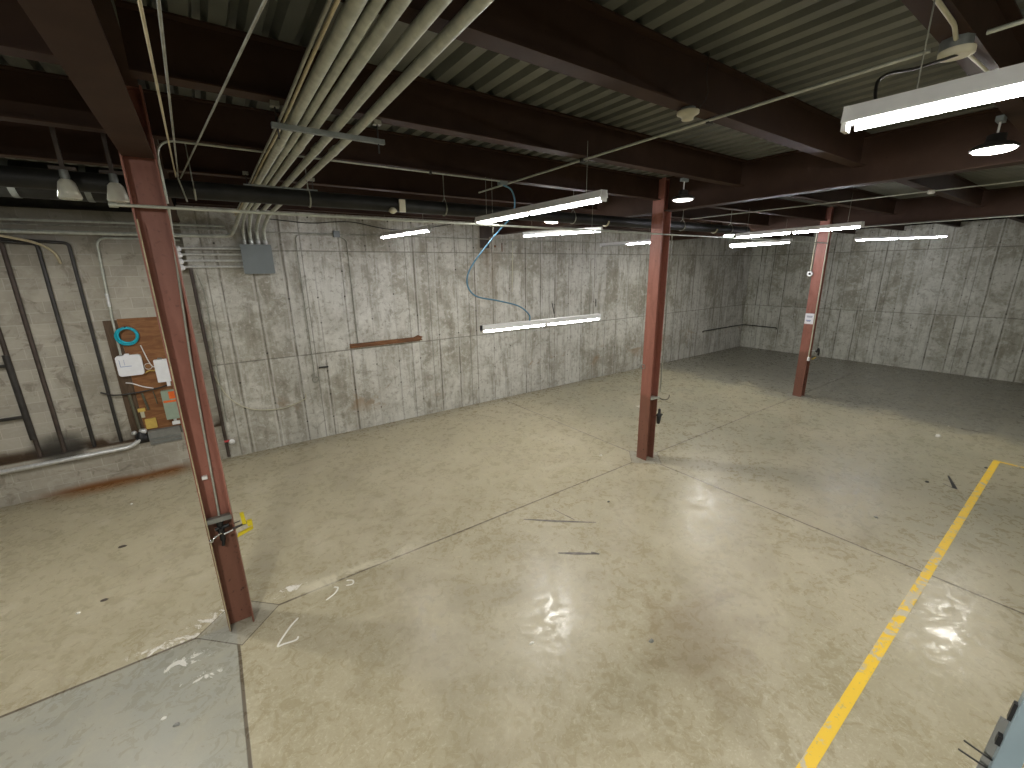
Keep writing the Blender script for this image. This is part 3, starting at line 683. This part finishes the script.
# ------------------------------------------------------------------ the block wall, left
YW = YB + .16
def wpipe(x, z0, z1, left, r, m, l):
    pts = fil([(x, YW-.06, z0), (x+.02, YW-.06, z1), (x-left, YW-.10, z1+.10)], .07)
    pipe('wall_pipe', pts, r, m, l, 'pipe', 'dark pipes standing on the block ledge')
wpipe(-1.90, .80, 4.66, 1.4, .027, M['iron'], 'rightmost dark pipe on the block ledge, bending left at top')
wpipe(-2.30, .80, 4.64, 1.2, .030, M['iron'], 'dark pipe second from right on the ledge, bending left at top')
wpipe(-2.72, .80, 4.70, .9, .034, M['ironbrown'], 'dark pipe third from right on the ledge, with a stain at its foot')
t = thing('pipe_rack', 'leftmost thick dark upright with short side rails, on the block ledge', 'rack', (-3.05, YW-.06, .8))
put('upright', MB().tube([(-3.05, YW-.06, .80), (-3.06, YW-.06, 4.8)], .034, 10), M['ironbrown'], t)
put('sleeve', MB().tube([(-3.065, YW-.07, 1.15), (-3.07, YW-.07, 2.75)], .046, 10), M['iron'], t)
for z in (1.60, 2.56): put('rail', MB().box((-4.3, YW-.09, z-.025), (-3.08, YW-.04, z+.025)), M['iron'], t)
t = thing('ledge_conduit', 'thick bright conduit lying along the block ledge, bending up at right', 'conduit', (-2.5, YB-.05, .7))
put('run', MB().tube(fil([(-5., YB-.055, .66), (-1.75, YB-.055, .70), (-1.55, YB-.02, .84), (-1.52, YB+.02, .94)], .12, 8), .043, 14), M['bright'], t)
put('coupling', MB().tube([(-2.55, YB-.055, .69), (-2.35, YB-.055, .692)], .049, 14), M['bright'], t)
put('connector', MB().lathe((-1.52, YB+.02, .93), (0,0,1), [(.06,0),(.068,.02),(.068,.06),(.05,.08)], 12).lathe((-1.66, YB+.06, .95), (0,-1,.2), [(.03,0),(.045,.02),(.045,.06),(.02,.08)], 12), M['bright'], t)
t = thing('backboard', 'brown plywood backboard on the block wall behind the nearest column', 'backboard', (-1.35, YW, .9))
b = put('board', MB().box((-1.50, YW-.032, .92), (-.84, YW-.002, 3.26)), M['ply'], t)
put('side_strip', MB().box((-1.71, YW-.034, .92), (-1.505, YW-.002, 3.24)), M['plydark'], t)
YP = YW - .034
t = thing('hose_coil', 'coil of teal hose hung at the top of the plywood backboard', 'hose', (-1.40, YP-.04, 2.95))
put('coil', MB().torus((-1.40, YP-.03, 2.93), (0,1,0), .155, .024, 36, 8).torus((-1.41, YP-.055, 2.92), (0,1,0), .165, .02, 36, 8).torus((-1.395, YP-.07, 2.935), (0,1,0), .145, .022, 36, 8), M['teal'], t)
put('hook', MB().cbox((-1.40, YP-.04, 3.10), (.03, .09, .03)), M['black'], t)
t = thing('white_box', 'larger white plastic box with faint blue print, under the teal hose', 'box', (-1.5, YP-.05, 2.15))
b = put('body', MB().rbox((-1.66, YP-.10, 2.14), (-1.27, YP-.001, 2.55), .05), M['plastic'], t)
put('bump', MB().rbox((-1.52, YP-.085, 2.53), (-1.44, YP-.02, 2.58), .015), M['plastic'], t)
put('print', MB().box((-1.61, YP-.1015, 2.33), (-1.44, YP-.10, 2.34)).box((-1.61, YP-.1015, 2.34), (-1.603, YP-.10, 2.47)).box((-1.54, YP-.1015, 2.36), (-1.535, YP-.10, 2.47)), M['blueink'], b)
t = thing('white_box', 'narrow white plastic box beside the nearest column, on the backboard', 'box', (-.95, YP-.05, 1.8))
put('body', MB().rbox((-1.10, YP-.09, 1.93), (-.88, YP-.001, 2.40), .015), M['plastic'], t)
put('clip', MB().box((-1.03, YP-.06, 2.40), (-.96, YP-.01, 2.43)), M['greypan'], t)
put('plug', MB().box((-.97, YP-.07, 1.83), (-.91, YP-.01, 1.93)), M['plastic'], t)
t = thing('alarm_panel', 'grey-green box with orange labels low on the backboard', 'box', (-1.0, YP-.06, 1.1))
b = put('body', MB().rbox((-1.10, YP-.11, 1.12), (-.86, YP-.001, 1.74), .012), M['green'], t)
put('label', MB().box((-.98, YP-.112, 1.56), (-.87, YP-.11, 1.72)), M['orange'], b)
put('label', MB().box((-1.09, YP-.112, 1.49), (-.87, YP-.11, 1.535)), M['orange'], b)
put('foot', MB().box((-1.03, YP-.08, .985), (-.90, YP-.01, 1.05)).box((-1.0, YP-.05, 1.05), (-.95, YP-.01, 1.12)), M['white'], t)
t = thing('yellow_terminal', 'larger yellow terminal block low on the backboard', 'terminal', (-1.38, YP-.03, 1.0))
put('block', MB().rbox((-1.46, YP-.05, .98), (-1.28, YP-.001, 1.19), .012), M['yellowpl'], t)
t = thing('yellow_terminal', 'small yellow connector above the larger yellow terminal block', 'terminal', (-1.47, YP-.03, 1.3))
put('block', MB().rbox((-1.53, YP-.04, 1.36), (-1.41, YP-.001, 1.43), .008), M['yellowpl'], t)
put('tail', MB().box((-1.50, YP-.03, 1.23), (-1.44, YP-.002, 1.36)), M['cream'], t)
t = thing('phone_wiring', 'white and yellow loose wires between the two white boxes', 'wire', (-1.2, YP-.03, 2.2))
put('white_wire', MB().tube(smooth([(-1.24, YP-.02, 2.72), (-1.2, YP-.02, 2.5), (-1.18, YP-.02, 2.4), (-1.14, YP-.03, 2.28), (-1.09, YP-.03, 2.25)]), .010, 6).torus((-1.2, YP-.02, 2.28), (0,1,0), .06, .006, 16, 5), M['white'], t)
put('yellow_wire', MB().tube(smooth([(-1.27, YP-.03, 2.15), (-1.2, YP-.03, 2.19), (-1.12, YP-.03, 2.18), (-1.06, YP-.03, 2.24)]), .014, 6), M['yellowpl'], t)
t = thing('cable', 'dark cable crossing the backboard below the white boxes', 'cable', (-1.4, YP-.04, 1.8))
put('sheath', MB().tube(smooth([(-2.0, YP-.04, 1.87), (-1.8, YP-.05, 1.78), (-1.5, YP-.05, 1.775), (-1.2, YP-.05, 1.80), (-.9, YP-.05, 1.86)]), .016, 6), M['iron'], t)
put('white_tail', MB().tube(smooth([(-1.60, YP-.04, 2.0), (-1.5, YP-.05, 1.97), (-1.35, YP-.05, 1.88), (-1.2, YP-.05, 1.82)]), .013, 6), M['white'], t)
put('drops', MB().tube([(-1.60, YP-.03, 1.78), (-1.57, YP-.03, 1.0)], .030, 6).tube([(-1.40, YP-.03, 1.75), (-1.36, YP-.03, 1.38)], .022, 6).tube([(-1.22, YP-.03, 1.76), (-1.20, YP-.03, 1.48)], .010, 6), M['olive'], t)
t = thing('riser_conduit', 'thin pale conduit rising from the white box and bending right at top', 'conduit', (-1.55, YW-.03, 3.5))
put('run', MB().tube(fil([(-1.57, YP-.02, 2.56), (-1.56, YW-.04, 3.3), (-1.50, YW-.04, 4.76), (-.8, YW-.04, 4.76), (-.25, YW-.04, 4.75)], .16, 8), .020, 10), M['galv'], t)
put('coupling', MB().tube([(-1.555, YW-.04, 3.5), (-1.548, YW-.04, 3.75)], .028, 10), M['bright'], t)
t = thing('meter_pan', 'shallow grey steel pan with black connector at the backboard\'s foot', 'box', (-1.2, YW, .7))
put('pan', MB().rbox((-1.45, YB-.02, .64), (-.92, YB+.12, .94), .012), M['greypan'], t)
put('ridge', MB().box((-1.44, YB-.03, .76), (-.93, YB-.02, .78)).box((-1.44, YB-.03, .68), (-.93, YB-.02, .70)), M['strut'], t)
put('connector', MB().tube([(-1.64, YB+.02, .80), (-1.46, YB+.02, .82)], [.085, .10], 12).lathe((-1.56, YB-.0, .84), (0,0,1), [(.09,0),(.07,.1),(.03,.14)], 12), M['black'], t)
pipe('cable', smooth([(-3.6, 10.2, 4.98), (-2.9, 10.5, 4.80), (-2.5, 10.8, 4.72), (-2.25, 11.1, 4.64), (-2.1, 11.2, 4.5), (-2.05, 11.22, 4.3)]), .022, M['creamcable'], 'cream cable drooping across the top of the dark pipes at left', 'cable', None, 8)
pipe('cable', smooth([(-.63, 11.22, 4.08), (-.70, 11.22, 3.9), (-.80, 11.22, 3.75), (-.92, 11.22, 3.66)]), .010, M['creamcable'], 'short cream cable end curling beside the nearest column', 'cable', None, 6)

# ------------------------------------------------------------------ the long wall
t = thing('wall_board', 'rust-brown board fixed along the seam of the long wall', 'board', (3.7, YB, 2.25))
put('board', MB().box((2.78, YB-.05, 2.20), (4.66, YB-.001, 2.31)), M['plank'], t)
put('broken_end', MB().prism([(4.5,2.20),(4.74,2.22),(4.70,2.27),(4.76,2.30),(4.62,2.36),(4.5,2.31)], lambda p, e: (p[0], YB-.055+.045*e, p[1])), M['plank'], t)
pipe('cable', smooth([(-.16, 11.10, 2.0), (0., 11.1, 1.5), (.2, 11.1, 1.22), (.45, 11.1, 1.05), (.75, 11.1, .97), (1.1, 11.1, .95), (1.4, 11.1, 1.02), (1.58, 11.1, 1.10), (1.60, 11.1, 1.22)]), .012, M['cream'], 'pale cable looping low across the long wall near the corner pipe', 'cable', None, 6)
tag(put('wall_stud', MB().box((1.98, YB-.03, 1.79), (2.20, YB-.001, 1.83)), M['iron']), 'short black steel bar stuck on the long wall below its seam', 'bar')
pipe('corner_pipe', fil([(18.8, YB-.04, 1.08), (18.8, YB-.04, 1.14), (XR-.05, YB-.04, 1.14), (XR-.05, 9.45, 1.13), (XR-.05, 9.45, 1.05)], .06), .020, M['iron'], 'thin dark pipe wrapping the far corner at knee height', 'pipe')
t = thing('wall_bracket', 'rusty steel beam seat on the long wall behind the blue cable', 'bracket', (7.2, YB-.05, 4.75))
put('seat', MB().box((6.75, YB-.03, 4.70), (7.05, YB-.001, 5.30)).prism([(7.05,5.0),(8.4,5.32),(7.05,5.32)], lambda p, e: (p[0], YB-.025+.02*e, p[1])), M['ironbrown'], t)
put('stub', MB().tube([(7.5, YB-.03, 4.85), (7.5, YB-.03, 4.6)], .015, 6).tube([(7.25, YB-.03, 4.78), (7.25, YB-.03, 4.72)], .03, 6), M['plank'], t)
pipe('wall_conduit', [(7.9, YB-.03, 4.9), (7.85, YB-.03, 3.4)], .013, M['cream'], 'pale vertical conduit on the long wall behind the blue cable', 'conduit', None, 6)
for (a, b), l in zip((((11.6,3.0),(11.6,2.72)), ((9.6,2.6),(9.5,2.95))), ('short dark rebar stub on the long wall left of the middle column', 'short dark rebar stub on the wall above the low strip light')):
    pipe('rebar_stub', [(a[0], YB-.02, a[1]), (b[0], YB-.03, b[1])], .014, M['iron'], l, 'rebar', None, 6)

# ------------------------------------------------------------------ floor marks and litter
mb = MB(); w = .05
mb.add([(2.2,.72-w,.002),(13.05,.83-w,.002),(13.05,.83+w,.002),(2.2,.72+w,.002),(2.2,.72-w,.0045),(13.05,.83-w,.0045),(13.05,.83+w,.0045),(2.2,.72+w,.0045)],
       [(0,3,2,1),(4,5,6,7),(0,1,5,4),(1,2,6,5),(2,3,7,6),(3,0,4,7)])
mb.box((12.97, -3.5, .002), (13.04, .78, .0045))
tag(put('floor_line', mb, M['line']), 'worn yellow painted line on the concrete floor at right', 'line')
def mark(pts, w, m, name, l, cat, g=None):
    pts = [Vector((*p, 0)) for p in pts]; vs = []; fs = []
    for i, p in enumerate(pts):
        d = (pts[min(i+1, len(pts)-1)] - pts[max(i-1, 0)]).normalized(); n = Vector((-d.y, d.x, 0))
        ww = w*(.4 if i in (0, len(pts)-1) else 1)
        for s_, z in ((1,.001),(-1,.001),(1,.003),(-1,.003)): vs.append(p + n*s_*ww/2 + Vector((0,0,z)))
    for i in range(len(pts)-1):
        k = 4*i; fs += [(k+2,k+3,k+7,k+6),(k,k+4,k+5,k+1),(k,k+2,k+6,k+4),(k+1,k+5,k+7,k+3)]
    return tag(put(name, MB().add(vs, fs), m), l, cat, g)
def sm2(p): return [(v.x, v.y) for v in smooth([(*q, 0) for q in p])]
mark([(3.63,4.06),(3.85,3.88),(4.08,3.70)], .06, M['skid'], 'skid_mark', 'dark rubber skid mark nearest the camera, mid floor', 'mark', 'skid marks')
mark([(4.03,3.78),(4.10,3.68)], .09, M['skid'], 'skid_mark', 'short dark blob at the end of the mid-floor skid mark', 'mark', 'skid marks')
mark([(3.75,5.07),(4.15,4.7),(4.65,4.28)], .055, M['skid'], 'skid_mark', 'longer faint skid mark beyond the darker one, mid floor', 'mark', 'skid marks')
mark([(4.35,5.0),(4.42,4.55)], .04, M['skid'], 'skid_mark', 'thin short skid mark pointing at the long floor joint', 'mark', 'skid marks')
mark([(11.35,1.27),(10.75,1.07),(10.85,1.25)], .07, M['black'], 'skid_mark', 'black hooked mark on the floor left of the yellow line', 'mark', 'skid marks')
mark(sm2([(.28,5.02),(.17,4.92),(.02,4.72),(.08,4.70),(.2,4.68),(.23,4.72)]), .022, M['chalk'], 'chalk_mark', 'large white chalk hook right of the nearest column\'s foot', 'mark', 'chalk loops')
mark(sm2([(.62,5.12),(.74,5.18),(.80,5.26),(.76,5.31)]), .022, M['chalk'], 'chalk_mark', 'middle white chalk curl beside the long joint', 'mark', 'chalk loops')
mark(sm2([(.90,5.24),(.98,5.22),(1.0,5.29),(.93,5.34)]), .020, M['chalk'], 'chalk_mark', 'farthest small white chalk curl beside the long joint', 'mark', 'chalk loops')
def chip(x, y, s, m, l, g='floor litter'):
    r = random.Random(int(x*977+y*131)); mb = MB(); n = 7
    ring = [(x+s*math.cos(2*PI*k/n)*r.uniform(.6,1.2), y+s*.6*math.sin(2*PI*k/n)*r.uniform(.6,1.2)) for k in range(n)]
    mb.prism(ring, lambda p, e: (x+(p[0]-x)*(1-.4*e), y+(p[1]-y)*(1-.4*e), .0005+e*s*.35))
    tag(put('floor_chip', mb, m), l, 'debris', g)
chip(10.7, 1.45, .05, M['iron'], 'dark scrap on the floor beside the black hooked mark')
chip(8.45, 1.62, .05, M['greypan'], 'grey scrap alone on the floor left of the yellow line')
chip(5.3, 4.6, .04, M['iron'], 'dark chip on the floor left of the middle column')
chip(12.4, .9, .05, M['iron'], 'dark chip on the floor near the yellow line\'s corner')
chip(-1.75, 9.8, .03, M['chalk'], 'white chip on the floor before the block wall')
chip(-1.95, 6.75, .035, M['chalk'], 'white chip on the floor at far left')
chip(-1.72, 6.85, .045, M['ironbrown'], 'brown chip beside the white chip at far left')
chip(-1.7, 8.2, .06, M['ironbrown'], 'larger brown chip on the floor behind the far-left chips')
chip(-.98, 4.45, .03, M['chalk'], 'white chip on the grey slab left of the nearest column')
chip(-.88, 4.3, .04, M['greypan'], 'grey chip beside the white chip on the grey slab')
chip(6.66, 6.05, .05, M['chalk'], 'white chip left of the middle column\'s foot')
chip(13.9, 1.9, .10, M['chalk'], 'crumpled white scrap on the floor beyond the yellow line')
chip(2.35, 3.05, .035, M['chalk'], 'pale fleck on the floor in the centre foreground')
chip(3.45, 2.28, .05, M['greypan'], 'pale grey patch chip in the front floor')

# ------------------------------------------------------------------ blue-grey steel frame at lower right
A0 = Vector((.805, .10, 0)); A1 = Vector((1.78, -.085, 3.18))     # along its left front edge
ax = (A1-A0).normalized(); rt = Vector((.05, -1, 0)); rt = (rt - ax*rt.dot(ax)).normalized(); bk = ax.cross(rt).normalized()
if bk.x < 0: bk = -bk
def fr(u0, u1, v0, v1, s0=0., s1=1.):
    L = (A1-A0).length
    return lambda p, e: A0 + ax*L*(s0 if not e else s1) + rt*(u0 if p[0] == 0 else u1) + bk*(v0 if p[1] == 0 else v1)
sq = [(0,0),(1,0),(1,1),(0,1)]
t = thing('lift_mast', 'blue-grey steel mast cut off at the lower right corner', 'mast', A0)
put('outer_channel', MB().prism(sq, fr(0, .046, 0, .06, 0, .965)), M['machine'], t, bevel=.003)
put('inner_channel', MB().prism(sq, fr(.056, .30, .012, .06, 0, .99)), M['machine'], t, bevel=.003)
put('head_cap', MB().prism(sq, fr(-.004, .30, -.002, .07, .966, 1.)), M['machine_dark'], t)
put('rear_flange', MB().prism(sq, fr(-.017, .02, .045, .06, 0, .872)), M['greypan'], t)
put('bracket', MB().prism(sq, fr(-.008, .0, .02, .05, .876, .892)), M['black'], t)
put('bracket', MB().prism(sq, fr(-.010, .0, .012, .045, .852, .860)), M['black'], t)
for p, q in (((1.585, .0045, 2.71), (1.665, -.078, 2.63)), ((1.568, .009, 2.686), (1.652, -.075, 2.607))):
    put('rod', MB().tube([p, q], .0028, 8), M['iron'], t)

# ------------------------------------------------------------------ camera, world, look
cam = bpy.data.cameras.new('camera'); co = bpy.data.objects.new('camera', cam); COL.objects.link(co); SC.camera = co
yaw, pit, rol = math.radians(35.06), math.radians(15.0), math.radians(-.988)
f = Vector((math.sin(yaw)*math.cos(pit), math.cos(yaw)*math.cos(pit), -math.sin(pit)))
r = Vector((math.cos(yaw), -math.sin(yaw), 0)); u = r.cross(f)
r2 = r*math.cos(rol)+u*math.sin(rol); u2 = -r*math.sin(rol)+u*math.cos(rol)
co.matrix_world = Matrix(((r2.x,u2.x,-f.x,0),(r2.y,u2.y,-f.y,0),(r2.z,u2.z,-f.z,4.05),(0,0,0,1)))
cam.sensor_fit = 'HORIZONTAL'; cam.sensor_width = 36.; cam.lens = 423.9/1024*36.; cam.clip_start = .05; cam.clip_end = 200
wd = bpy.data.worlds.new('world'); SC.world = wd; wd.use_nodes = True
wd.node_tree.nodes['Background'].inputs[0].default_value = (.5,.5,.5,1); wd.node_tree.nodes['Background'].inputs[1].default_value = 0.
vs_ = SC.view_settings; vs_.view_transform = 'Standard'; vs_.look = 'None'; vs_.gamma = 1; vs_.use_curve_mapping = False; vs_.exposure = .84
cy = SC.cycles; cy.use_denoising = True; cy.sample_clamp_indirect = 4.; cy.max_bounces = 8; cy.diffuse_bounces = 5; cy.caustics_reflective = False; cy.caustics_refractive = False
